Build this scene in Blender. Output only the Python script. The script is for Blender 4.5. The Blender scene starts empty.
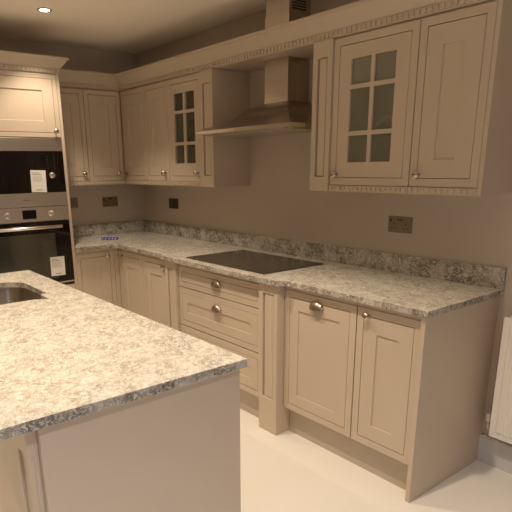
import bpy, bmesh, math, random
from mathutils import Vector, Matrix
random.seed(7)
scn = bpy.context.scene
COL = scn.collection
PI = math.pi

# ------------------------------------------------------------------ materials
def newmat(name):
    m = bpy.data.materials.new(name); m.use_nodes = True
    nt = m.node_tree
    return m, nt, nt.nodes['Principled BSDF']

def simple(name, col, rough=.5, metal=0., spec=.5, noise=0., nscale=8., bump=0., bscale=200., coat=0.):
    m, nt, b = newmat(name)
    b.inputs['Base Color'].default_value = (*col, 1)
    b.inputs['Roughness'].default_value = rough
    b.inputs['Metallic'].default_value = metal
    b.inputs['Specular IOR Level'].default_value = spec
    b.inputs['Coat Weight'].default_value = coat
    tc = nt.nodes.new('ShaderNodeTexCoord')
    if noise > 0:
        n = nt.nodes.new('ShaderNodeTexNoise'); n.inputs['Scale'].default_value = nscale; n.inputs['Detail'].default_value = 4
        r = nt.nodes.new('ShaderNodeMapRange'); r.inputs[3].default_value = 1-noise; r.inputs[4].default_value = 1+noise
        mx = nt.nodes.new('ShaderNodeVectorMath'); mx.operation = 'SCALE'; mx.inputs[0].default_value = col
        nt.links.new(tc.outputs['Object'], n.inputs['Vector']); nt.links.new(n.outputs[0], r.inputs[0])
        nt.links.new(r.outputs[0], mx.inputs['Scale']); nt.links.new(mx.outputs[0], b.inputs['Base Color'])
    if bump > 0:
        n2 = nt.nodes.new('ShaderNodeTexNoise'); n2.inputs['Scale'].default_value = bscale; n2.inputs['Detail'].default_value = 3
        bp = nt.nodes.new('ShaderNodeBump'); bp.inputs['Strength'].default_value = bump; bp.inputs['Distance'].default_value = .002
        nt.links.new(tc.outputs['Object'], n2.inputs['Vector']); nt.links.new(n2.outputs[0], bp.inputs['Height'])
        nt.links.new(bp.outputs[0], b.inputs['Normal'])
    return m

def ramp(nt, pts):
    r = nt.nodes.new('ShaderNodeValToRGB')
    e = r.color_ramp.elements
    while len(e) < len(pts): e.new(.5)
    for k, (p, c) in enumerate(pts):
        e[k].position = p; e[k].color = (*c, 1)
    return r

def quartz(name):
    m, nt, b = newmat(name)
    L = nt.links.new
    tc = nt.nodes.new('ShaderNodeTexCoord')
    mp = nt.nodes.new('ShaderNodeMapping'); mp.inputs['Scale'].default_value = (1, 1.0, 1.0); mp.inputs['Rotation'].default_value = (0, 0, .5)
    L(tc.outputs['Object'], mp.inputs['Vector'])
    warp = nt.nodes.new('ShaderNodeTexNoise'); warp.inputs['Scale'].default_value = 17; warp.inputs['Detail'].default_value = 4; warp.inputs['Roughness'].default_value = .6
    L(mp.outputs[0], warp.inputs['Vector'])
    sub = nt.nodes.new('ShaderNodeVectorMath'); sub.operation = 'SUBTRACT'; sub.inputs[1].default_value = (.5, .5, .5)
    L(warp.outputs['Color'], sub.inputs[0])
    sc = nt.nodes.new('ShaderNodeVectorMath'); sc.operation = 'SCALE'; sc.inputs['Scale'].default_value = .085
    L(sub.outputs[0], sc.inputs[0])
    ad = nt.nodes.new('ShaderNodeVectorMath'); ad.operation = 'ADD'
    L(mp.outputs[0], ad.inputs[0]); L(sc.outputs[0], ad.inputs[1])
    st = nt.nodes.new('ShaderNodeMapping'); st.inputs['Scale'].default_value = (1, 2.3, 1.7)
    L(ad.outputs[0], st.inputs['Vector'])
    # veins: ridged noise
    n1 = nt.nodes.new('ShaderNodeTexNoise'); n1.inputs['Scale'].default_value = 32; n1.inputs['Detail'].default_value = 6; n1.inputs['Roughness'].default_value = .62
    L(st.outputs[0], n1.inputs['Vector'])
    s1 = nt.nodes.new('ShaderNodeMath'); s1.operation = 'SUBTRACT'; s1.inputs[1].default_value = .5; L(n1.outputs[0], s1.inputs[0])
    a1 = nt.nodes.new('ShaderNodeMath'); a1.operation = 'ABSOLUTE'; L(s1.outputs[0], a1.inputs[0])
    vein = ramp(nt, [(0, (1, 1, 1)), (.018, (.8, .8, .8)), (.06, (.12, .12, .12)), (.11, (0, 0, 0))]); L(a1.outputs[0], vein.inputs[0])
    # broad mottling
    n2 = nt.nodes.new('ShaderNodeTexNoise'); n2.inputs['Scale'].default_value = 24; n2.inputs['Detail'].default_value = 8; n2.inputs['Roughness'].default_value = .74
    L(st.outputs[0], n2.inputs['Vector'])
    base = ramp(nt, [(.3, QZ['dark']), (.42, QZ['mid']), (.52, QZ['light']), (.68, QZ['white'])]); L(n2.outputs[0], base.inputs[0])
    # vein strength varies
    n3 = nt.nodes.new('ShaderNodeTexNoise'); n3.inputs['Scale'].default_value = 11; n3.inputs['Detail'].default_value = 3
    L(mp.outputs[0], n3.inputs['Vector'])
    vm = nt.nodes.new('ShaderNodeMapRange'); vm.inputs[1].default_value = .35; vm.inputs[2].default_value = .65; vm.inputs[3].default_value = .15; vm.inputs[4].default_value = .8
    L(n3.outputs[0], vm.inputs[0])
    # side faces: harder veins and darker colour paint in their weaker light and glare
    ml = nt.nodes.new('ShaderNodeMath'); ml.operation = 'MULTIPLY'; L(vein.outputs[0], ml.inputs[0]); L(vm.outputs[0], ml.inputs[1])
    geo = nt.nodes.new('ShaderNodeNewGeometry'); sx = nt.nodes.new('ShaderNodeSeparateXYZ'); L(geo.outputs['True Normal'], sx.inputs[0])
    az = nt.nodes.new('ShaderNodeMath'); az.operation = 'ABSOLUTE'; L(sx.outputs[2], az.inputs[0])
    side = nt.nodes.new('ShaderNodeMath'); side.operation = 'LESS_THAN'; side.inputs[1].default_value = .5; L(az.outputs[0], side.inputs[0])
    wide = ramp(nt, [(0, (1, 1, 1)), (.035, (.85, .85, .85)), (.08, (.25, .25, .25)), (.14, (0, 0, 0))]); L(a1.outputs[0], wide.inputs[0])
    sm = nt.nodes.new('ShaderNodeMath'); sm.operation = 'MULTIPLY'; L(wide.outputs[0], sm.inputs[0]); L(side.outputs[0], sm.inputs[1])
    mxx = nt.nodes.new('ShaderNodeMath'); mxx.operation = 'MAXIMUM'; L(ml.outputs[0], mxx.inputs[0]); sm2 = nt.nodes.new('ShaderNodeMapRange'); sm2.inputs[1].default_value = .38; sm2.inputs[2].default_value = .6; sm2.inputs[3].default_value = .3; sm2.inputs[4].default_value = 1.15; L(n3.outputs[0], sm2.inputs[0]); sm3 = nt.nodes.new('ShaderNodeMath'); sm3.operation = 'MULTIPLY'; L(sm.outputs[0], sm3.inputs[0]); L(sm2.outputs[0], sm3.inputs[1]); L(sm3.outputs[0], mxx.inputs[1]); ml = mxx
    mix = nt.nodes.new('ShaderNodeMix'); mix.data_type = 'RGBA'
    L(ml.outputs[0], mix.inputs[0]); L(base.outputs[0], mix.inputs[6]); mix.inputs[7].default_value = (*QZ['vein'], 1)
    # fine chips
    v = nt.nodes.new('ShaderNodeTexVoronoi'); v.inputs['Scale'].default_value = 120; L(ad.outputs[0], v.inputs['Vector'])
    vr = nt.nodes.new('ShaderNodeMapRange'); vr.inputs[1].default_value = .0; vr.inputs[2].default_value = 1; vr.inputs[3].default_value = .88; vr.inputs[4].default_value = 1.1
    sv = nt.nodes.new('ShaderNodeSeparateColor'); L(v.outputs['Color'], sv.inputs[0]); L(sv.outputs[0], vr.inputs[0])
    fin = nt.nodes.new('ShaderNodeVectorMath'); fin.operation = 'SCALE'; L(mix.outputs[2], fin.inputs[0]); L(vr.outputs[0], fin.inputs['Scale'])
    side_shade = nt.nodes.new('ShaderNodeMapRange'); side_shade.inputs[3].default_value = 1; side_shade.inputs[4].default_value = .78; L(side.outputs[0], side_shade.inputs[0])  # upright faces darkened in the colour, as less lit than the top
    fin2 = nt.nodes.new('ShaderNodeVectorMath'); fin2.operation = 'SCALE'; L(fin.outputs[0], fin2.inputs[0]); L(side_shade.outputs[0], fin2.inputs['Scale'])
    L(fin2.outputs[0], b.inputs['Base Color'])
    b.inputs['Roughness'].default_value = .22
    b.inputs['Specular IOR Level'].default_value = .5
    return m

QZ = dict(dark=(.33, .28, .21), mid=(.52, .465, .375), light=(.67, .64, .56), white=(.85, .845, .80), vein=(.15, .13, .11))

def brushed(name, col, rough=.28, axis=2):
    m, nt, b = newmat(name)
    L = nt.links.new
    b.inputs['Metallic'].default_value = 1
    tc = nt.nodes.new('ShaderNodeTexCoord'); mp = nt.nodes.new('ShaderNodeMapping')
    s = [4, 4, 4]; s[axis] = 600; mp.inputs['Scale'].default_value = s
    n = nt.nodes.new('ShaderNodeTexNoise'); n.inputs['Scale'].default_value = 1; n.inputs['Detail'].default_value = 2
    L(tc.outputs['Object'], mp.inputs[0]); L(mp.outputs[0], n.inputs['Vector'])
    r = nt.nodes.new('ShaderNodeMapRange'); r.inputs[3].default_value = rough-.02; r.inputs[4].default_value = rough+.03
    L(n.outputs[0], r.inputs[0]); L(r.outputs[0], b.inputs['Roughness'])
    r2 = nt.nodes.new('ShaderNodeMapRange'); r2.inputs[3].default_value = .975; r2.inputs[4].default_value = 1.025
    L(n.outputs[0], r2.inputs[0])
    sc = nt.nodes.new('ShaderNodeVectorMath'); sc.operation = 'SCALE'; sc.inputs[0].default_value = col
    L(r2.outputs[0], sc.inputs['Scale']); L(sc.outputs[0], b.inputs['Base Color'])
    return m

def glassmat(name, tint=(.9, .93, .9), fres=.08):
    m = bpy.data.materials.new(name); m.use_nodes = True; nt = m.node_tree; nt.nodes.clear()
    o = nt.nodes.new('ShaderNodeOutputMaterial'); t = nt.nodes.new('ShaderNodeBsdfTransparent'); t.inputs[0].default_value = (*tint, 1)
    g = nt.nodes.new('ShaderNodeBsdfGlossy'); g.inputs['Roughness'].default_value = .03
    f = nt.nodes.new('ShaderNodeFresnel'); f.inputs[0].default_value = 1.5
    mx = nt.nodes.new('ShaderNodeMixShader')
    df = nt.nodes.new('ShaderNodeBsdfDiffuse'); df.inputs[0].default_value = (.50, .50, .38, 1)
    m0 = nt.nodes.new('ShaderNodeMixShader'); m0.inputs[0].default_value = .11
    nt.links.new(t.outputs[0], m0.inputs[1]); nt.links.new(df.outputs[0], m0.inputs[2])
    nt.links.new(f.outputs[0], mx.inputs[0]); nt.links.new(m0.outputs[0], mx.inputs[1]); nt.links.new(g.outputs[0], mx.inputs[2]); nt.links.new(mx.outputs[0], o.inputs[0])
    return m

PAINT = (.51, .415, .315)
M = dict(
    paint=simple('cabinet_paint', PAINT, .42, noise=.03, nscale=3, bump=.03, bscale=90),
    inner=simple('cabinet_interior', (.66, .62, .52), .6),
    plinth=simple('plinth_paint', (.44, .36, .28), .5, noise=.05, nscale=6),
    wall=simple('wall_paint', (.48, .405, .335), .85, noise=.025, nscale=2.5, bump=.04, bscale=150),
    ceil=simple('ceiling_paint', (.90, .80, .66), .9, noise=.02, nscale=2),
    floor=simple('floor_cream', (.82, .785, .72), .45, noise=.03, nscale=1.6),
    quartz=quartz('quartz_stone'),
    steel=brushed('brushed_steel', (.60, .55, .50), .3),
    hood=brushed('hood_steel', (.52, .46, .40), .24),
    canopy=brushed('canopy_steel_shaded', (.40, .355, .31), .33),  # hood steel with the dark area it reflects put into its colour
    sink=brushed('sink_steel', (.40, .35, .29), .3, axis=0),
    chrome=simple('satin_nickel', (.46, .39, .32), .24, metal=1.),
    handle=simple('oven_handle_steel', (.75, .70, .64), .25, metal=1.),
    blackglass=simple('black_glass', (.004, .003, .003), .04, spec=.22),
    ovenglass=simple('oven_window', (.022, .022, .017), .05, spec=.6),
    hobglass=simple('hob_glass', (.022, .018, .015), .16, spec=.55),
    hobmark=simple('hob_marks', (.07, .06, .05), .3),
    black=simple('black_plastic', (.012, .011, .010), .35),
    gap=simple('dark_gap', (.015, .011, .008), .9),
    grease=simple('hood_filter', (.55, .50, .44), .35, metal=.9),
    plate=simple('socket_metal', (.20, .16, .11), .38, metal=.7),
    darkplate=simple('socket_dark_metal', (.09, .07, .055), .35, metal=.7),
    white=simple('white_enamel', (.80, .77, .72), .35, noise=.01),
    skirt=simple('skirting_primer', (.60, .60, .62), .6, noise=.04, nscale=9),
    paper=simple('paper_white', (.82, .80, .75), .7),
    ink=simple('ink_grey', (.12, .12, .12), .7),
    blue=simple('blue_wrapper', (.02, .025, .55), .35),
    glass=glassmat('cabinet_glass'),
    brass=simple('valve_brass', (.55, .50, .44), .3, metal=1),
    ring=simple('downlight_ring', (.16, .12, .09), .35, metal=.8),
)
em = bpy.data.materials.new('lamp_glow'); em.use_nodes = True
_b = em.node_tree.nodes['Principled BSDF']; _b.inputs['Emission Color'].default_value = (1, .86, .66, 1); _b.inputs['Emission Strength'].default_value = 14
M['glow'] = em

# ------------------------------------------------------------------ mesh helpers
def box(bm, x0, x1, y0, y1, z0, z1):
    v = [bm.verts.new((x, y, z)) for z in (z0, z1) for y in (y0, y1) for x in (x0, x1)]
    for f in ((0, 2, 3, 1), (4, 5, 7, 6), (0, 1, 5, 4), (2, 6, 7, 3), (1, 3, 7, 5), (0, 4, 6, 2)):
        bm.faces.new([v[i] for i in f])
    return bm

def B(): return bmesh.new()

def bx(*a): return box(B(), *a)

def lathe(bm, prof, axis='z', n=20, c=(0, 0, 0)):
    """prof: list of (r, h) along the axis"""
    rings = []
    for r, h in prof:
        ring = []
        for k in range(n):
            a = 2*PI*k/n; u, w = r*math.cos(a), r*math.sin(a)
            if axis == 'z': p = (u, w, h)
            elif axis == 'y': p = (u, h, w)
            else: p = (h, u, w)
            ring.append(bm.verts.new((p[0]+c[0], p[1]+c[1], p[2]+c[2])))
        rings.append(ring)
    for a, b in zip(rings, rings[1:]):
        for k in range(n):
            bm.faces.new((a[k], a[(k+1) % n], b[(k+1) % n], b[k]))
    bm.faces.new(rings[0]); bm.faces.new(rings[-1])
    return bm

def slab(bm, outer, z0, z1, holes=()):
    """extruded polygon with optional holes"""
    loops = [outer]+list(holes)
    for z in (z0, z1):
        es = []
        for lp in loops:
            vs = [bm.verts.new((x, y, z)) for x, y in lp]
            es += [bm.edges.new((vs[i], vs[(i+1) % len(vs)])) for i in range(len(vs))]
        bmesh.ops.triangle_fill(bm, use_beauty=True, use_dissolve=True, edges=es)
    for lp in loops:
        n = len(lp)
        a = [bm.verts.new((x, y, z0)) for x, y in lp]; b = [bm.verts.new((x, y, z1)) for x, y in lp]
        for i in range(n):
            bm.faces.new((a[i], a[(i+1) % n], b[(i+1) % n], b[i]))
    bmesh.ops.remove_doubles(bm, verts=bm.verts, dist=1e-5)
    return bm

def sweep(bm, prof, path, closed_ends=True):
    """prof: (out, z) polygon;  path: ((x, y), (dx, dy)) with the mitre direction"""
    rings = []
    for (x, y), (dx, dy) in path:
        rings.append([bm.verts.new((x+dx*o, y+dy*o, z)) for o, z in prof])
    n = len(prof)
    for a, b in zip(rings, rings[1:]):
        for k in range(n):
            bm.faces.new((a[k], a[(k+1) % n], b[(k+1) % n], b[k]))
    if closed_ends:
        bm.faces.new(rings[0]); bm.faces.new(rings[-1])
    return bm

def arc(cx, cy, r, a0, a1, n=6):
    return [(cx+r*math.cos(math.radians(a0+(a1-a0)*k/n)), cy+r*math.sin(math.radians(a0+(a1-a0)*k/n))) for k in range(n+1)]

def obj(name, bm, mat, parent=None, bevel=0, smooth=False, loc=None):
    bmesh.ops.recalc_face_normals(bm, faces=bm.faces)
    me = bpy.data.meshes.new(name); bm.to_mesh(me); bm.free()
    o = bpy.data.objects.new(name, me); COL.objects.link(o)
    me.materials.append(M[mat] if isinstance(mat, str) else mat)
    if smooth:
        for p in me.polygons: p.use_smooth = True
        me.set_sharp_from_angle(angle=math.radians(38))
    if bevel:
        md = o.modifiers.new('bevel', 'BEVEL'); md.width = bevel; md.segments = 2; md.limit_method = 'ANGLE'; md.angle_limit = math.radians(40)
    if parent: o.parent = parent
    if loc: o.location = loc
    return o

def tag(o, label, cat, group=None):
    o['label'] = label; o['category'] = cat
    if group: o['group'] = group
    return o

def thing(name, label, cat, loc=(0, 0, 0), rz=0, group=None):
    o = bpy.data.objects.new(name, None); COL.objects.link(o); o.empty_display_size = .1
    o.location = loc; o.rotation_euler = (0, 0, rz)
    return tag(o, label, cat, group)

def struct(name, bm, mat, bevel=0):
    o = obj(name, bm, mat, bevel=bevel); o['kind'] = 'structure'; return o

# ------------------------------------------------------------------ joinery
def ring_panel(bm, x0, x1, z0, z1, yf, sw, rec, th=.02, tw=None, slope=.004, fill=True, bw=None):
    """front frame with a recessed centre; faces -y; front plane at yf"""
    tw = sw if tw is None else tw; bw = tw if bw is None else bw
    def loop(a, b, c, d, y): return [bm.verts.new(p) for p in ((a, y, c), (b, y, c), (b, y, d), (a, y, d))]
    r = .0015
    l = [loop(x0, x1, z0, z1, yf+th), loop(x0, x1, z0, z1, yf+r), loop(x0+r, x1-r, z0+r, z1-r, yf),
         loop(x0+sw, x1-sw, z0+bw, z1-tw, yf)]
    if fill:
        l.append(loop(x0+sw+slope*.4, x1-sw-slope*.4, z0+bw+slope*.4, z1-tw-slope*.4, yf+rec*.75))
        l.append(loop(x0+sw+slope*.4, x1-sw-slope*.4, z0+bw+slope*.4, z1-tw-slope*.4, yf+rec))
    else:
        l.append(loop(x0+sw, x1-sw, z0+bw, z1-tw, yf+th))
    for a, b in zip(l, l[1:]):
        for k in range(4): bm.faces.new((a[k], a[(k+1) % 4], b[(k+1) % 4], b[k]))
    if fill:
        bm.faces.new(l[-1]); bm.faces.new(l[0])
    else:
        for k in range(4): bm.faces.new((l[0][k], l[0][(k+1) % 4], l[-1][(k+1) % 4], l[-1][k]))
    return bm

def knob(parent, x, y, z):
    bm = lathe(B(), [(.011, y-.001), (.011, y-.003), (.005, y-.005), (.005, y-.014), (.012, y-.018), (.0175, y-.025), (.0175, y-.030), (.012, y-.036), (.005, y-.038)], 'y', 16)
    for v in bm.verts: v.co.x += x; v.co.z += z
    o = obj('knob', bm, 'chrome', parent, smooth=True); o['label'] = 'satin nickel knob'; return o

def cup(parent, x, y, z, w=.094, h=.044, d=.030):
    """half shell cup pull, open underneath"""
    bm = B(); nu, nv = 16, 8
    def shell(s):
        return [[bm.verts.new((x+(w/2-s)*math.cos(PI*i/nu), y-.0005-(d-s)*math.sin(PI*i/nu)**.8*math.cos(PI/2*j/nv), z-.012+(h-s)*math.sin(PI*i/nu)**.8*math.sin(PI/2*j/nv))) for j in range(nv+1)] for i in range(nu+1)]
    g0, g1 = shell(0), shell(.0025)
    for g in (g0, g1):
        for i in range(nu):
            for j in range(nv): bm.faces.new((g[i][j], g[i+1][j], g[i+1][j+1], g[i][j+1]))
    for i in range(nu): bm.faces.new((g0[i][0], g0[i+1][0], g1[i+1][0], g1[i][0]))
    bmesh.ops.remove_doubles(bm, verts=bm.verts, dist=1e-5)
    o = obj('cup_handle', bm, 'chrome', parent, smooth=True); o['label'] = 'polished nickel cup handle'; return o

def teeth(bm, x0, x1, y, z0, z1, dep=.005, pitch=.029):
    n = max(1, int(round((x1-x0)/pitch))); p = (x1-x0)/n
    for k in range(n):
        box(bm, x0+p*(k+.25), x0+p*(k+.75), y-dep, y, z0, z1)
    return bm

FR = .036      # visible width of the in-frame surround
GAP = .003
def front_leaf(t, kind, x0, x1, z0, z1, yf, sw=.07, tw=None, handle=None, fr=FR):
    """one in-frame opening: surround + leaf; returns leaf"""
    fx0, fx1, fz0, fz1 = x0+.002, x1-.002, z0+.0015, z1-.0015
    fb = B(); ring_panel(fb, fx0, fx1, fz0, fz1, yf, fr, 0, th=.02, fill=False)
    obj('face_frame', fb, 'paint', t)
    a, b, c, d = fx0+fr+GAP, fx1-fr-GAP, fz0+fr+GAP, fz1-fr-GAP
    name = 'drawer_front' if kind == 'drawer' or kind == 'slab' else 'door'
    bm = B()
    if kind == 'slab':
        ring_panel(bm, a, b, c, d, yf, .004, .0005, th=.02)
    elif kind == 'glass':
        gb, gt = (.088, .060) if tw is None else tw
        ring_panel(bm, a, b, c, d, yf, sw, 0, th=.02, tw=gt, bw=gb, fill=False)
        ia, ib, ic, id_ = a+sw, b-sw, c+gb, d-gt
        mx = (ia+ib)/2; box(bm, mx-.010, mx+.010, yf+.001, yf+.018, ic, id_)
        H = id_-ic
        for zz in (ic+H*.285, id_-H*.265):
            box(bm, ia, mx-.010, yf+.001, yf+.018, zz-.010, zz+.010); box(bm, mx+.010, ib, yf+.001, yf+.018, zz-.010, zz+.010)
    else:
        ring_panel(bm, a, b, c, d, yf, sw, .0065, th=.02, tw=tw)
    leaf = obj(name, bm, 'paint', t)
    if kind == 'glass':
        g = obj('glass', bx(ia-.005, ib+.005, yf+.0105, yf+.0125, ic-.005, id_+.005), 'glass', leaf); g['label'] = 'clear glass pane behind glazing bars'
    if handle:
        if handle[0] == 'knob': knob(leaf, handle[1], yf, handle[2])
        else: cup(leaf, handle[1], yf, handle[2])
    return leaf

def carcass(t, w, d, h, zb=0., shelves=(), top=True, inset=.021):
    bm = B(); th = .018; e = .0015; yf = -d+inset
    box(bm, e, th, yf, -.004, zb, h); box(bm, w-th, w-e, yf, -.004, zb, h)
    box(bm, th, w-th, yf, -.004, zb, zb+th)
    if top: box(bm, th, w-th, yf, -.004, h-th, h)
    box(bm, th, w-th, -.012, -.004, zb+th, h-(th if top else 0))
    obj('carcass', bm, 'inner', t)
    for z in shelves:
        s = obj('shelf', bx(th+.001, w-th-.001, yf+.02, -.013, z, z+.018), 'inner', t)

def wall_unit(label, loc, rz, w, d, fronts, group, h=.745, shelves=(.29,)):
    t = thing('wall_cabinet', label, 'cabinet', loc, rz, group)
    carcass(t, w, d, h, shelves=shelves)
    yf = -d
    for f in fronts: front_leaf(t, *f[:1], f[1], f[2], .032, h-.004, yf, sw=f[3], handle=f[4], tw=((.075, .064) if w > .45 else None) if f[0] == 'glass' else None)
    # pelmet rail with dentils
    obj('pelmet_rail', bx(.001, w-.001, yf-.002, yf+.02, 0, .031), 'paint', t)
    obj('dentil_moulding', teeth(B(), .002, w-.002, yf-.002, .008, .024, .007), 'paint', t)
    return t

def base_unit(label, loc, rz, w, d, fronts, group, z0=.17, name='base_cabinet'):
    """loc z = 0 at floor; box starts at z0"""
    t = thing(name, label, 'cabinet', loc, rz, group)
    carcass(t, w, d, .888, zb=z0, top=False)
    for f in fronts: front_leaf(t, f[0], f[1], f[2], f[3], f[4], -d, sw=f[5], tw=f[6] if len(f) > 7 else None, handle=f[-1])
    obj('top_rail', bx(.001, w-.001, -d+.004, -d+.02, .862, .888), 'paint', t)
    return t

def pilaster(label, loc, w, dep, h, zr0, zr1, group, rw=.024):
    """loc at base, centre line of left side; front at y=-dep local, back at y=0"""
    t = thing('pilaster', label, 'pilaster', loc, 0, group)
    bm = B(); x0, x1, yf = 0, w, -dep
    rec = .055
    def loop(a, b, c, d, y): return [bm.verts.new(p) for p in ((a, y, c), (b, y, c), (b, y, d), (a, y, d))]
    L0 = loop(x0, x1, 0, h, 0); L1 = loop(x0, x1, 0, h, yf); L2 = loop(x0+rw, x1-rw, zr0, zr1, yf); L3 = loop(x0+rw, x1-rw, zr0, zr1, yf+rec)
    # raised centre field inside the recess
    i = .012
    L4 = loop(x0+rw+i, x1-rw-.009, zr0+.004, zr1-.004, yf+rec); L5 = loop(x0+rw+i, x1-rw-.009, zr0+.004, zr1-.004, yf+.006)
    for a, b in ((L0, L1), (L1, L2), (L2, L3), (L3, L4), (L4, L5)):
        for k in range(4): bm.faces.new((a[k], a[(k+1) % 4], b[(k+1) % 4], b[k]))
    bm.faces.new(L0); bm.faces.new(L5)
    obj('post', bm, 'paint', t, bevel=.0015)
    return t

# ------------------------------------------------------------------ the room
CZ = 2.46
XR, YF = 7.0, -5.2
struct('floor', bx(-.1, XR+.1, YF-.1, .1, -.1, 0), 'floor')
struct('ceiling', bx(-.1, XR+.1, YF-.1, .1, CZ, CZ+.1), 'ceil')
struct('wall_left', bx(-.1, 0, YF-.1, .1, 0, CZ), 'wall')
struct('wall_back', bx(0, XR, 0, .1, 0, CZ), 'wall')
struct('wall_right', bx(XR, XR+.1, YF-.1, .1, 0, CZ), 'wall')
struct('wall_front', bx(0, XR, YF-.1, YF, 0, CZ), 'wall')
XL = 3.43      # right end of the long run
bm = B(); sweep(bm, [(0, 0), (.018, 0), (.018, .142), (.012, .150), (0, .150)], [((XL-.02, 0), (0, -1)), ((XR, 0), (0, -1))])
struct('baseboard_back', bm, 'skirt')

# ------------------------------------------------------------------ base cabinets, long run
YD = .60
g = 'base cabinets under the long worktop'
# local x measured from unit's left edge
base_unit('base cabinet door in the inner corner of the long run, knob at its left', (.602, 0, 0), 0, .388, YD,
          [('door', .0, .388, .17, .862, .078, ('knob', .066, .822))], g)
base_unit('base cabinet with knobbed door just left of the drawer stack', (.991, 0, 0), 0, .398, YD,
          [('door', .0, .398, .17, .862, .078, ('knob', .333, .822))], g)
t = base_unit('wide three drawer base cabinet below the black hob, cup handles', (1.531, 0, 0), 0, .862, .625,
          [('slab', 0, .862, .719, .862, .05, ('cup', .435, .795)),
           ('drawer', 0, .862, .450, .7165, .058, ('cup', .435, .636)),
           ('drawer', 0, .862, .17, .446, .058, ('cup', .435, .338))], g, name='drawer_cabinet')
base_unit('base cabinet with square panelled front and nickel cup handle', (2.549, 0, 0), 0, .488, YD,
          [('door', 0, .488, .17, .862, .062, ('cup', .236, .806))], g)
base_unit('narrow end base cabinet with knobbed door beside the end panel', (3.040, 0, 0), 0, .348, YD,
          [('door', 0, .348, .17, .862, .075, ('knob', .068, .828))], g)
# back-wall base unit (faces +x): local x runs along world +y
base_unit('base cabinet between the oven tower and the room corner', (0, -.966, 0), PI/2, .358, YD,
          [('door', .0, .328, .17, .862, .078, ('knob', .262, .828))], g)
obj('corner_post', bx(.3285, .366, -.600, -.580, .17, .888), 'paint', bpy.data.objects[[o.name for o in COL.objects if o.name.startswith('base_cabinet')][-1]])

gp = 'fluted pilasters either side of the hob drawers'
pilaster('tall base pilaster right of the hob drawers', (2.397, -.50, 0), .148, .152, .888, .215, .83, gp, rw=.030)
pilaster('base pilaster left of the hob drawers', (1.393, -.50, 0), .134, .145, .888, .215, .83, gp, rw=.030)

# end panel
tag(obj('end_panel', bx(3.390, 3.412, -.622, -.0015, 0, .889), 'paint', bevel=.001), 'grey painted end panel closing the long run of base cabinets', 'end panel')
# plinths
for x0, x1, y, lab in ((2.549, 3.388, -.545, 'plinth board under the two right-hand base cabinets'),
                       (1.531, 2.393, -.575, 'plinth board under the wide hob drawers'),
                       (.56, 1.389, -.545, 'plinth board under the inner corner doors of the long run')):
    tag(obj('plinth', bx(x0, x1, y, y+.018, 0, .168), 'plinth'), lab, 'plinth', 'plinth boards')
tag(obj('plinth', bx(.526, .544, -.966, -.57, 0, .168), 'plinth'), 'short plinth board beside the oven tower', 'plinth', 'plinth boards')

# ------------------------------------------------------------------ worktop of the L
poly = [(.002, -.002), (XL, -.002), (XL, -.64)]
poly += [(2.60, -.64), (2.56, -.682), (1.40, -.682), (1.36, -.64)]
poly += arc(.70, -.70, .06, 90, 180, 5)
poly += [(.64, -.966), (.002, -.966)]
# the hob is let in: shallow so the slab stays whole
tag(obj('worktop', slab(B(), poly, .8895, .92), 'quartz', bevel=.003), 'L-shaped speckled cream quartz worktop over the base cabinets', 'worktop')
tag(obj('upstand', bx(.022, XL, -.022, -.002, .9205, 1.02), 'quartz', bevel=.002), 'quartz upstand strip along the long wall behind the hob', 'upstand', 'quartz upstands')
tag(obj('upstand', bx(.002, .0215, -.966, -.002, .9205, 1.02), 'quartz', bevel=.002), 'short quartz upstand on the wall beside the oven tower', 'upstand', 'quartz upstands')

# hob
t = thing('induction_hob', 'flat black glass hob set on the quartz worktop', 'hob', (2.01, -.37, .9203))
obj('glass_top', bx(-.385, .385, -.245, .235, 0.001, .007), 'hobglass', t, bevel=.0015)
bm = B()
for a in ((-.388, .388, -.248, -.2455), (-.388, .388, .2355, .238), (-.388, -.3855, -.2455, .2355), (.3855, .388, -.2455, .2355)):
    box(bm, *a, 0, .006)
o = obj('trim', bm, 'darkplate', t); o['label'] = 'thin dark metal trim'
for cx, cy, r in ((-.22, -.10, .085), (-.20, .11, .10), (.19, -.10, .10), (.21, .12, .085)):
    bm = B(); n = 40
    a = [bm.verts.new((cx+r*math.cos(2*PI*k/n), cy+r*math.sin(2*PI*k/n), .0073)) for k in range(n)]
    b = [bm.verts.new((cx+(r-.002)*math.cos(2*PI*k/n), cy+(r-.002)*math.sin(2*PI*k/n), .0073)) for k in range(n)]
    for k in range(n): bm.faces.new((a[k], a[(k+1) % n], b[(k+1) % n], b[k]))
    obj('cooking_zone', bm, 'hobmark', t)

# ------------------------------------------------------------------ wall cabinets
ZB, UD, ZT = 1.365, .31, 2.11
gw = 'wall cabinets under the dentil cornice'
wall_unit('glazed wall cabinet right of the hood, second from the right', (2.577, 0, ZB), 0, .489, UD,
          [('glass', 0, .489, .072, ('knob', .046, .088))], gw, shelves=(.285,))
wall_unit('rightmost wall cabinet, tall solid panelled door', (3.067, 0, ZB), 0, .337, UD,
          [('door', 0, .337, .078, ('knob', .048, .088))], gw)
tag(obj('wall_end_panel', bx(3.405, 3.423, -.312, -.0015, ZB, ZT), 'paint'), 'end panel on the rightmost wall cabinet', 'end panel')
wall_unit('solid wall cabinet in the room corner, knob at its left', (.252, 0, ZB), 0, .378, UD,
          [('door', 0, .378, .075, ('knob', .052, .092))], gw)
t = wall_unit('solid wall cabinet directly left of the small glazed one, knob at its right', (.631, 0, ZB), 0, .342, UD,
          [('door', 0, .342, .075, ('knob', .286, .092))], gw)
wall_unit('glazed wall cabinet left of the hood, three from the corner', (.974, 0, ZB), 0, .436, UD,
          [('glass', 0, .436, .045, ('knob', .378, .092))], gw, shelves=(.285,))
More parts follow.
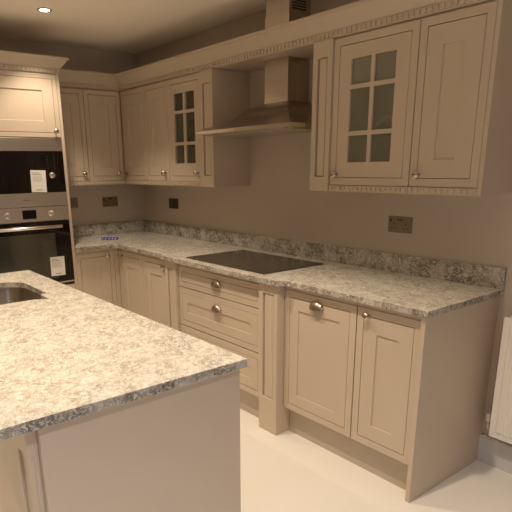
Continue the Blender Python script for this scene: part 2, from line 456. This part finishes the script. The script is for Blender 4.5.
# left wall (faces +x): local depth .25
wall_unit('wall cabinet half hidden behind the oven tower', (0, -.966, ZB), PI/2, .330, .25,
          [('door', 0, .330, .07, ('knob', .283, .092))], gw)
wall_unit('wall cabinet on the left wall next to the room corner', (0, -.635, ZB), PI/2, .322, .25,
          [('door', 0, .322, .07, ('knob', .262, .092))], gw)

gp2 = 'pilasters flanking the cooker hood'
pilaster('wall pilaster beside the glazed cabinet right of the hood', (2.445, -.0015, ZB), .130, .3205, .745, .075, .665, gp2, rw=.030)
pilaster('wall pilaster beside the glazed cabinet left of the hood', (1.412, -.0015, ZB), .138, .3205, .745, .075, .665, gp2, rw=.026)

# canopy board bridging the gap above the hood (notched round the flue)
bm = slab(B(), [(1.552, -.3), (2.443, -.3), (2.443, -.002), (2.114, -.002), (2.114, -.186), (1.900, -.186), (1.900, -.002), (1.552, -.002)], 2.112, 2.13)
tag(obj('bridging_board', bm, 'paint'), 'painted board bridging the gap above the cooker hood', 'board')

# cornice
CP = [(0, 2.112), (.003, 2.112), (.003, 2.146), (.008, 2.150), (.014, 2.158), (.030, 2.180), (.052, 2.208), (.060, 2.212), (.060, 2.226), (.050, 2.229), (0, 2.229)]
path = [((.252, -.966), (1, 0)), ((.252, -.312), (1, -1)), ((3.423, -.312), (1, -1)), ((3.423, -.002), (1, 0))]
tc_ = thing('cornice', 'long flared cornice with dentils running above the wall cabinets', 'cornice', (0, 0, 2.112))
def down(bm, dz):
    for v in bm.verts: v.co.z -= dz
    return bm
bm = B()
# hollow ribbon: sweep, closed profile (0 side sits on the cabinets' front line)
cpath = [((x, y), d) for (x, y), d in path]
obj('crown', down(sweep(bm, CP, cpath), 2.112), 'paint', tc_)
bm = B()
teeth(bm, .262, 3.42, -.3155, 2.118-2.112, 2.140-2.112, .008)
tt = B(); teeth(tt, -.960, -.325, -.2555, .006, .028, .008)
for v in tt.verts: x, y = v.co.x, v.co.y; v.co.x = -y; v.co.y = x
me = bpy.data.meshes.new('tmp'); tt.to_mesh(me); tt.free(); bm.from_mesh(me); bpy.data.meshes.remove(me)
obj('dentil_moulding', bm, 'paint', tc_)

# ------------------------------------------------------------------ cooker hood
t = thing('cooker_hood', 'stainless steel chimney cooker hood with flared canopy', 'cooker hood', (2.0, 0, 1.69))
X0, X1, Y1 = -.447, .42, -.46
fx0, fx1, fy = -.095, .110, -.18
bm = B()
box(bm, X0, X1, Y1, -.003, .008, .030)
obj('rim', bm, 'hood', t, bevel=.001)
bm = B(); rings = []
for f, dr_ in ((0, 0), (.06, .03), (.14, .09), (.23, .18), (.33, .36), (.42, .53), (.52, .655), (.64, .75), (.78, .84), (.9, .92), (1, 1)):
    z = .178-.148*dr_
    a = fx0+(X0-fx0)*f; b = fx1+(X1-fx1)*f; c = fy+(Y1-fy)*f
    rings.append([bm.verts.new(p) for p in ((a, -.004, z), (a, c, z), (b, c, z), (b, -.004, z))])
for a, b in zip(rings, rings[1:]):
    for k in range(4): bm.faces.new((a[k], a[(k+1) % 4], b[(k+1) % 4], b[k]))
bm.faces.new(rings[0]); bm.faces.new(rings[-1])
obj('canopy', bm, 'canopy', t, smooth=True)
obj('flue', bx(fx0, fx1, fy, -.003, .1785, .66), 'hood', t, bevel=.001)
fl = obj('upper_flue', bx(fx0+.004, fx1-.004, fy+.004, -.003, .6605, CZ-1.69-.001), 'hood', t)
bm = B()
for r in range(5): box(bm, fx1-.0045, fx1-.0035, -.150, -.040, .675+r*.014, .683+r*.014)
o = obj('vent_slots', bm, 'gap', fl)
bm = B(); W3 = (X1-X0-.08)/3
for k in range(3): box(bm, X0+.03+k*(W3+.01), X0+.03+k*(W3+.01)+W3, Y1+.05, -.05, 0, .0075)
o = obj('grease_filter', bm, 'grease', t)
for k in (0, 1):
    l = lathe(B(), [(.026, .004), (.026, .0078)], 'z', 20, ((X0+.10, X1-.10)[k], Y1+.027, -.001))
    o = obj('hood_lamp', l, 'steel', t)
bm = B()
for k in range(4): lathe(bm, [(.005, Y1-.003), (.005, Y1)], 'y', 12, (-.05+k*.022, 0, .019))
obj('button', bm, 'chrome', t)

# ------------------------------------------------------------------ oven tower (faces +x)
TY0, TY1, TD = -1.612, -.970, .61
TW = TY1-TY0
t = thing('oven_tower', 'tall cabinet housing the microwave and the oven', 'cabinet', (0, TY0, 0), PI/2)
H = 2.17
bm = B()
box(bm, 0, .02, -TD, -.003, 0, H); box(bm, TW-.02, TW, -TD, -.003, 0, H)
box(bm, .02, TW-.02, -.02, -.003, 0, H)
for z in (.17, .618, 1.222, 1.7115, 2.15): box(bm, .021, TW-.021, -TD+.022, -.021, z, z+.016)
obj('carcass', bm, 'paint', t)
def tl(kind, z0, z1, sw, handle, tw=None): return front_leaf(t, kind, .02, TW-.02, z0, z1, -TD, sw, tw, handle, fr=.03)
tl('door', 1.716, 2.137, .075, ('knob', TW-.062, 1.758))
obj('frieze_rail', bx(.02, TW-.02, -TD, -TD+.02, 2.1385, 2.17), 'paint', t)
tl('drawer', .17, .640, .07, ('knob', TW-.09, .55))
obj('plinth', bx(.02, TW-.02, -TD+.05, -TD+.068, 0, .168), 'plinth', t)
# tower cornice
tz = 2.142
CP2 = [(0, tz), (.004, tz), (.004, tz+.028), (.010, tz+.031), (.024, tz+.048), (.050, tz+.082), (.062, tz+.088), (.062, tz+.099), (.052, tz+.102), (0, tz+.102)]
tc2 = thing('cornice', 'flared cornice with dentils crowning the oven tower', 'cornice', (0, TY0, tz), 0)
pth = [((.40, TY1+.001-TY0), (0, 1)), ((TD+.001, TY1+.001-TY0), (1, 1)), ((TD+.001, -.001), (1, -1)), ((.01, -.001), (0, -1))]
obj('crown', down(sweep(B(), CP2, pth), tz), 'paint', tc2)
bm = B(); teeth(bm, .006, TW-.004, 0, .004, .025, .007, .029)
for v in bm.verts: x, y = v.co.x, v.co.y; v.co.x = TD+.005-y; v.co.y = x
obj('dentil_moulding', bm, 'paint', tc2)

# microwave
def label_card(name, lab, y0, y1, z0, z1, xf, seed, tilt=0.):
    t = thing(name, lab, 'paper notice', (xf, (y0+y1)/2, (z0+z1)/2), PI/2)
    w, h = y1-y0, z1-z0
    t.rotation_euler = (0, 0, PI/2)
    ca, sa = math.cos(tilt), math.sin(tilt)
    def rot(bm):
        for v in bm.verts: x, z = v.co.x, v.co.z; v.co.x = x*ca-z*sa; v.co.z = x*sa+z*ca
        return bm
    obj('sheet', rot(bx(-w/2, w/2, -.0015, 0, -h/2, h/2)), 'paper', t)
    bm = B(); rnd = random.Random(seed)
    z = h/2-.016
    for r, (hh, ww) in enumerate([(.005, .5), (.005, .72)]):
        x = -w/2+.01
        while x < -w/2+.01+ww*(w-.02):
            l = rnd.uniform(.004, .012); box(bm, x, x+l, -.0021, -.0015, z-hh, z); x += l+.003
        z -= .011
    obj('heading', rot(bm), 'ink', t); bm = B()
    z -= .006
    for r in range(6):
        box(bm, -w/2+.012, w/2-.012-rnd.uniform(0, .02), -.0019, -.0015, z-.0012, z); z -= .0065
    box(bm, -w*.2, w*.25, -.0021, -.0015, -h/2+.014, -h/2+.018)
    o = obj('print', rot(bm), 'ink', t); o['label'] = 'fine grey printed lines'
    return t

MW0, MW1 = TY0+.0225, TY1-.0225
t = thing('microwave', 'built-in steel and black glass microwave above the oven', 'microwave', (TD-.02, MW0, 1.242), PI/2)
w = MW1-MW0
o = obj('body', bx(.004, w-.004, -.002, .36, .003, .464), 'black', t)
o = obj('top_trim', bx(0, w, -.024, -.0025, .382, .468), 'steel', t, bevel=.0015)
o = obj('bottom_trim', bx(0, w, -.024, -.0025, .0, .092), 'steel', t, bevel=.0015)
d = obj('door', bx(.0, w*.76, -.022, -.0025, .0935, .3805), 'blackglass', t, bevel=.001)
d = obj('control_panel', bx(w*.76+.001, w, -.022, -.0025, .0935, .3805), 'blackglass', t, bevel=.001)
bm = lathe(B(), [(.020, -.0225), (.020, -.026), (.016, -.028), (.016, -.044), (.014, -.046)], 'y', 24, (w-.095, 0, .214))
o = obj('control_knob', bm, 'handle', t, smooth=True)
for c in (0, 1):
    for r in range(5): obj('control_mark', bx(w-.125+c*.05, w-.117+c*.05, -.0226, -.0221, .26+r*.02, .263+r*.02), 'hobmark', d)
bm = B()
x = w/2-.026
for k in range(7): box(bm, x, x+.005, -.0246, -.024, .042, .048); x += .0075
obj('brand_mark', bm, 'hobmark', t)
label_card('instruction_card', 'white instruction card stuck to the microwave door', -1.246, -1.138, 1.340, 1.492, TD+.0035, 3, -.03)

# oven
t = thing('oven', 'built-in electric oven with steel control panel below the microwave', 'oven', (TD-.02, MW0, .66), PI/2)
obj('body', bx(.004, w-.004, -.002, .50, .003, .560), 'black', t)
cp = obj('control_panel', bx(0, w, -.026, -.0025, .475, .576), 'steel', t, bevel=.0015)
for ky in (-1.437, -1.123):
    bm = lathe(B(), [(.022, -.0265), (.022, -.029), (.017, -.031), (.0165, -.050), (.014, -.053)], 'y', 24, (ky-MW0, 0, .527))
    o = obj('control_knob', bm, 'handle', cp, smooth=True)
    bm = B()
    for k in range(9):
        a = PI*(.8-1.6*k/8)+PI/2
        box(bm, ky-MW0+.031*math.cos(a)-.0015, ky-MW0+.031*math.cos(a)+.0015, -.0266, -.026, .527+.031*math.sin(a)-.0015, .527+.031*math.sin(a)+.0015)
    obj('dial_marks', bm, 'hobmark', cp)
dsp = obj('display', bx(-1.335-MW0, -1.235-MW0, -.0275, -.0262, .494, .558), 'blackglass', cp)
dr = obj('oven_door', bx(0, w, -.026, -.0025, .012, .466), 'blackglass', t, bevel=.0015)
bm = B()
ring_panel(bm, .045, w-.12, .045, .385, -.0266, .003, 0, th=.0005, fill=False)
bm.free(); o = obj('window', bx(.045, w-.12, -.0268, -.0261, .045, .385), 'ovenglass', dr); o['label'] = 'greenish reflective oven window'
bm = B(); hb = .432
lathe(bm, [(.010, .030), (.0115, .032), (.0115, w-.077), (.010, w-.075)], 'x', 16, (0, -.066, hb))
for xx in (.075, w-.11): box(bm, xx-.008, xx+.008, -.060, -.0265, hb-.008, hb+.008)
o = obj('handle', bm, 'handle', dr, smooth=True); o['label'] = 'steel bar handle'
obj('bottom_trim', bx(0, w, -.022, -.0025, .0, .0105), 'steel', t)
label_card('instruction_card', 'white instruction card stuck to the oven door glass', -1.170, -1.062, .722, .864, TD+.0075, 9, -.02)

# ------------------------------------------------------------------ island
IX0, IX1, IY0, IY1 = 1.39, 3.362, -2.224, -1.578
t = thing('kitchen_island', 'painted kitchen island with plain end panel and pilaster', 'island', ((IX0+IX1)/2, (IY0+IY1)/2, 0))
def isl(bm):
    for v in bm.verts: v.co.x -= (IX0+IX1)/2; v.co.y -= (IY0+IY1)/2
    return bm
obj('end_panel', isl(bx(IX1-.02, IX1, IY0, IY1, 0, .889)), 'paint', t, bevel=.001)
obj('far_end_panel', isl(bx(IX0, IX0+.02, IY0, IY1, 0, .889)), 'paint', t)
obj('back_panel', isl(bx(IX0+.0205, IX1-.0205, IY0, IY0+.018, 0, .889)), 'paint', t)
obj('front_panel', isl(bx(IX0+.0205, IX1-.0205, IY1-.04, IY1-.022, 0.0, .889)), 'paint', t)
bm = B()
nd = 4; dw = (IX1-IX0-.044)/nd
for k in range(nd):
    b2 = B(); ring_panel(b2, 0, dw-.004, .17, .86, 0, .07, .008, th=.02)
    for v in b2.verts: x, y = v.co.x, v.co.y; v.co.x = IX1-.022-k*dw-x; v.co.y = IY1-y
    obj('door', isl(b2), 'paint', t)
bm = B()
px0, px1 = 3.205, 3.342
def add_post(bm):
    yb = IY0-.0005
    box(bm, px0, px1, yb-.014, yb, 0, .80)
    box(bm, px0-.0, px1, yb-.030, yb, .80, .889)
    box(bm, px0, px1, yb-.030, yb, 0, .16)
    for a in (px0, px1-.028): box(bm, a, a+.028, yb-.022, yb-.014, .16, .80)
    return bm
o = obj('pilaster', isl(add_post(bm)), 'paint', t, bevel=.0015)

# island worktop with the cut-out
WX0, WX1, WY0, WY1 = 1.345, 3.384, -2.56, -1.564
outer = [(WX0, WY0), (WX1, WY0), (WX1, WY1), (WX0, WY1)]
hole = arc(1.74, -1.83, .12, 180, 90, 8)+[(2.03, -1.71), (2.045, -1.745), (2.150, -1.745), (2.155, -1.75), (2.155, -1.765)]+[(2.13, -1.80)]+[(2.13, -2.06)]+arc(2.05, -2.06, .08, 0, -90, 6)+arc(1.70, -2.06, .08, -90, -180, 6)
hole = [(x, y) for x, y in hole]
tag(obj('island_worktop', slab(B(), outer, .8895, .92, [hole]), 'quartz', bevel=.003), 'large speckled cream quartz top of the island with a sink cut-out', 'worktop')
# sink
t = thing('sink', 'undermounted stainless steel sink bowl in the island', 'sink', (1.88, -1.92, .70))
def rr(x0, x1, y0, y1, r, n=6):
    return arc(x1-r, y1-r, r, 0, 90, n)+arc(x0+r, y1-r, r, 90, 180, n)+arc(x0+r, y0+r, r, 180, 270, n)+arc(x1-r, y0+r, r, 270, 360, n)
bm = B(); rings = []
for (dx, z, r) in ((-.036, .1885, .09), (0, .1885, .075), (.001, .180, .075), (.012, .03, .065), (.03, .008, .06), (.06, .002, .05)):
    rings.append([bm.verts.new((x, y, z)) for x, y in rr(-.265+dx, .236-dx, -.215+dx, .205-dx, r)])
for a, b in zip(rings, rings[1:]):
    for k in range(len(a)): bm.faces.new((a[k], a[(k+1) % len(a)], b[(k+1) % len(a)], b[k]))
bm.faces.new(rings[-1])
o = obj('bowl', bm, 'sink', t, smooth=True)
md = o.modifiers.new('thick', 'SOLIDIFY'); md.thickness = .0015; md.offset = -1
obj('drain', lathe(B(), [(.042, .0022), (.042, .0045), (.030, .0048), (.028, .003)], 'z', 24), 'chrome', t, smooth=True)

# ------------------------------------------------------------------ sockets
def socket(label, loc, rz, kind, group='double sockets'):
    t = thing('wall_socket' if kind != 'blank' else 'wall_switch', label, 'socket' if kind != 'blank' else 'switch', loc, rz, group if kind != 'blank' else None)
    w, h = .150, .087
    pl = obj('plate', bx(-w/2, w/2, -.006, -.0005, -h/2, h/2), 'plate' if kind != 'blank' else 'darkplate', t, bevel=.002)
    if kind == 'blank':
        obj('rocker', bx(-.012, .012, -.010, -.0062, -.014, .014), 'black', t, bevel=.001)
        obj('neon', bx(.035, .045, -.0072, -.0062, -.004, .004), 'black', t)
        return t
    for s in (-1, 1):
        bm = B(); cx = s*.038
        box(bm, cx-.0035, cx+.0035, -.0066, -.0055, -.002, .010)          # earth
        for q in (-1, 1): box(bm, cx+q*.011-.004, cx+q*.011+.004, -.0066, -.0055, -.024, -.017)
        obj('pin_holes', bm, 'black', t)
        obj('rocker', bx(s*.060-.006, s*.060+.006, -.009, -.0062, .012, .030), 'black' if s < 0 else 'plate', t, bevel=.001)
    if kind == 'usb': obj('usb_ports', bx(-.018, .018, -.0068, -.0055, .022, .030), 'black', t)
    else: obj('centre_rockers', bx(-.016, .016, -.0085, -.0062, .020, .032), 'black', t)
    return t
socket('metal double socket on the long wall under the rightmost wall cabinets', (2.826, 0, 1.181), 0, 'usb')
socket('metal double socket on the left wall near the room corner', (0, -.346, 1.207), PI/2, 'plain')
socket('metal double socket half hidden behind the oven tower side', (0, -.730, 1.215), PI/2, 'plain')
socket('dark metal cooker switch plate on the long wall near the corner', (.527, 0, 1.196), 0, 'blank')

# ------------------------------------------------------------------ blue packet on the worktop
t = thing('blue_packet', 'small blue wrapped packet lying on the worktop near the corner', 'packet', (.375, -.555, .9203), math.radians(43))
bm = B(); n = 6
for k in range(5):
    x = -.07+k*.028
    box(bm, x, x+.027, -.019, .019, 0.0, .021)
obj('wrapper', bm, 'blue', t, bevel=.003)
bm = B()
for k, x in enumerate((-.063, -.036, -.006, .024, .050)): box(bm, x, x+.013, -.011, .011, .0211, .0218); box(bm, x, x+.011, -.0197, -.0191, .006, .015)
o = obj('print', bm, 'paper', t); o['label'] = 'white printed marks'

# folded paper on the shelf of the right glazed cabinet
t = thing('folded_papers', 'crumpled white paper lying on the shelf behind the right glazed door', 'papers', (2.87, -.15, ZB+.3035))
bm = B()
g_ = [[bm.verts.new((-.10+i*.025, -.06+j*.03, .010+.055*max(0, math.sin(i*.42))*(.5+.5*math.sin(j*1.2+i*.5))+.01*(i % 2))) for j in range(5)] for i in range(9)]
for i in range(8):
    for j in range(4): bm.faces.new((g_[i][j], g_[i+1][j], g_[i+1][j+1], g_[i][j+1]))
o = obj('sheet', bm, 'paper', t, smooth=True)
md = o.modifiers.new('thick', 'SOLIDIFY'); md.thickness = .006; md.offset = -1

# ------------------------------------------------------------------ radiator
RX0, RX1 = 3.494, 4.70
t = thing('radiator', 'white fluted panel radiator on the wall right of the end panel', 'radiator', (RX0, -.0, .205))
bm = B(); W = RX1-RX0; Hh = .607; yf = -.105
# front panel with vertical flutes
pts = []
nfl = int(round((W-.05)/.0335)); p = (W-.05)/nfl
prof = [(0, 0), (.016, 0)]
x = .025
for k in range(nfl):
    prof += [(x+.004, 0), (x+.010, -.006), (x+p-.008, -.006), (x+p-.002, 0)]; x += p
prof += [(W-.016, 0), (W, 0)]
def vprof(z, inset):
    return [bm.verts.new((px, yf+(dy if inset else 0), z)) for px, dy in prof]
levels = [vprof(.0, 0), vprof(.022, 0), vprof(.034, 1), vprof(Hh-.034, 1), vprof(Hh-.022, 0), vprof(Hh, 0)]
for a, b in zip(levels, levels[1:]):
    for k in range(len(a)-1): bm.faces.new((a[k], a[k+1], b[k+1], b[k]))
back0 = [bm.verts.new((q, yf+.012, z)) for z in (0, Hh) for q in (0, W)]
bm.faces.new((back0[0], back0[1], back0[3], back0[2]))
box(bm, 0, W, yf+.0005, yf+.012, 0, .001)
box(bm, 0, .001, yf+.0005, yf+.012, 0.001, Hh-.001); box(bm, W-.001, W, yf+.0005, yf+.012, 0.001, Hh-.001); box(bm, 0, W, yf+.0005, yf+.012, Hh-.001, Hh)
obj('front_panel', bm, 'white', t)
obj('rear_panel', bx(0.004, W-.004, -.042, -.034, .01, Hh-.01), 'white', t)
bm = B(); box(bm, .006, W-.006, yf+.013, -.043, Hh-.006, Hh-.002)
x = .02
while x < W-.02: box(bm, x, x+.004, yf+.013, -.043, Hh-.0019, Hh+.001); x += .012
obj('top_grille', bm, 'white', t)
for q in (0, W-.004): obj('side_cover', bx(q, q+.004, yf+.013, -.034, .012, Hh-.012), 'white', t)
for q in (.15, W-.15): obj('wall_bracket', bx(q, q+.02, -.0335, -.0015, .05, Hh-.05), 'white', t)
bm = B(); lathe(bm, [(.009, .018), (.011, .020), (.011, .050), (.008, .054)], 'z', 14, (-.030, -.060, 0)); lathe(bm, [(.007, -.030), (.007, -.001)], 'x', 12, (0, -.060, .032))
v = obj('valve', bm, 'brass', t, smooth=True)
o = obj('valve_cap', lathe(B(), [(.013, .0545), (.014, .058), (.013, .088), (.009, .094)], 'z', 16, (-.030, -.060, 0)), 'white', v, smooth=True)
o = obj('pipe', lathe(B(), [(.0075, -.050), (.0075, -.0015)], 'y', 12, (-.030, 0, .010)), 'brass', t, smooth=True)

# ------------------------------------------------------------------ downlight
t = thing('downlight', 'round recessed ceiling spotlight glowing above the oven tower aisle', 'downlight', (.915, -1.145, CZ))
bm = B(); n = 28
for r0, r1, z0, z1 in ((.045, .036, -.004, -.006), (.036, .033, -.006, -.002)):
    a = [bm.verts.new((r0*math.cos(2*PI*k/n), r0*math.sin(2*PI*k/n), z0)) for k in range(n)]
    b = [bm.verts.new((r1*math.cos(2*PI*k/n), r1*math.sin(2*PI*k/n), z1)) for k in range(n)]
    for k in range(n): bm.faces.new((a[k], a[(k+1) % n], b[(k+1) % n], b[k]))
a = [bm.verts.new((.045*math.cos(2*PI*k/n), .045*math.sin(2*PI*k/n), -.0005)) for k in range(n)]
b = [bm.verts.new((.045*math.cos(2*PI*k/n), .045*math.sin(2*PI*k/n), -.004)) for k in range(n)]
for k in range(n): bm.faces.new((a[k], a[(k+1) % n], b[(k+1) % n], b[k]))
bmesh.ops.remove_doubles(bm, verts=bm.verts, dist=1e-5)
obj('bezel', bm, 'ring', t, smooth=True)
obj('lamp', lathe(B(), [(.031, -.0005), (.031, -.0045), (.022, -.008), (.008, -.010)], 'z', 24), 'glow', t, smooth=True)

# ------------------------------------------------------------------ lights
def spot(x, y, e, size=120, blend=.9, col=(1, .79, .56), z=CZ-.015):
    l = bpy.data.lights.new('spot_lamp', 'SPOT'); l.energy = e; l.spot_size = math.radians(size); l.spot_blend = blend
    l.color = col; l.shadow_soft_size = .03
    o = bpy.data.objects.new('spot_lamp', l); o.location = (x, y, z); COL.objects.link(o)
WARM, NEUT = (1, .76, .52), (1, .92, .93)
for x, y, e, c in ((.915, -1.145, 70, WARM), (2.1, -1.5, 95, WARM), (3.3, -1.5, 95, WARM), (4.55, -1.75, 34, NEUT),
                   (.92, -2.9, 70, WARM), (2.1, -2.9, 70, WARM), (3.3, -2.9, 70, WARM), (4.5, -3.0, 80, NEUT), (5.7, -3.2, 60, NEUT)):
    spot(x, y, e, 98, .55, c)
# faint cool fill lamp added out of view by the closed right wall
l = bpy.data.lights.new('cool_fill', 'AREA'); l.shape = 'RECTANGLE'; l.size = 2.2; l.size_y = 1.2; l.energy = 4; l.color = (.74, .84, 1); l.spread = math.radians(110)
o = bpy.data.objects.new('cool_fill', l); o.location = (6.9, -2.2, 1.5); o.rotation_euler = (0, math.radians(65), 0); COL.objects.link(o)

w = bpy.data.worlds.new('World'); scn.world = w; w.use_nodes = True
w.node_tree.nodes['Background'].inputs[0].default_value = (.5, .45, .4, 1); w.node_tree.nodes['Background'].inputs[1].default_value = .05

# ------------------------------------------------------------------ camera
cam = bpy.data.cameras.new('camera'); co = bpy.data.objects.new('camera', cam); COL.objects.link(co); scn.camera = co
yaw, pit, rol = CAMR = (.9127, -.2838, -.0144)
f = Vector((-math.sin(yaw)*math.cos(pit), math.cos(yaw)*math.cos(pit), math.sin(pit)))
r = Vector((math.cos(yaw), math.sin(yaw), 0)); u = r.cross(f)
r2 = r*math.cos(rol)+u*math.sin(rol); u2 = -r*math.sin(rol)+u*math.cos(rol)
mw = Matrix((( r2.x, u2.x, -f.x, 4.6198), (r2.y, u2.y, -f.y, -2.5994), (r2.z, u2.z, -f.z, 1.5022), (0, 0, 0, 1)))
co.matrix_world = mw
cam.sensor_fit = 'HORIZONTAL'; cam.sensor_width = 36; cam.lens = 542.67/512*36
cam.shift_x = (256-227.02)/512; cam.shift_y = (324.37-256)/512
cam.clip_start = .05
scn.view_settings.view_transform = 'Standard'
scn.view_settings.look = 'None'
scn.view_settings.exposure = -.13
scn.view_settings.gamma = 1.22
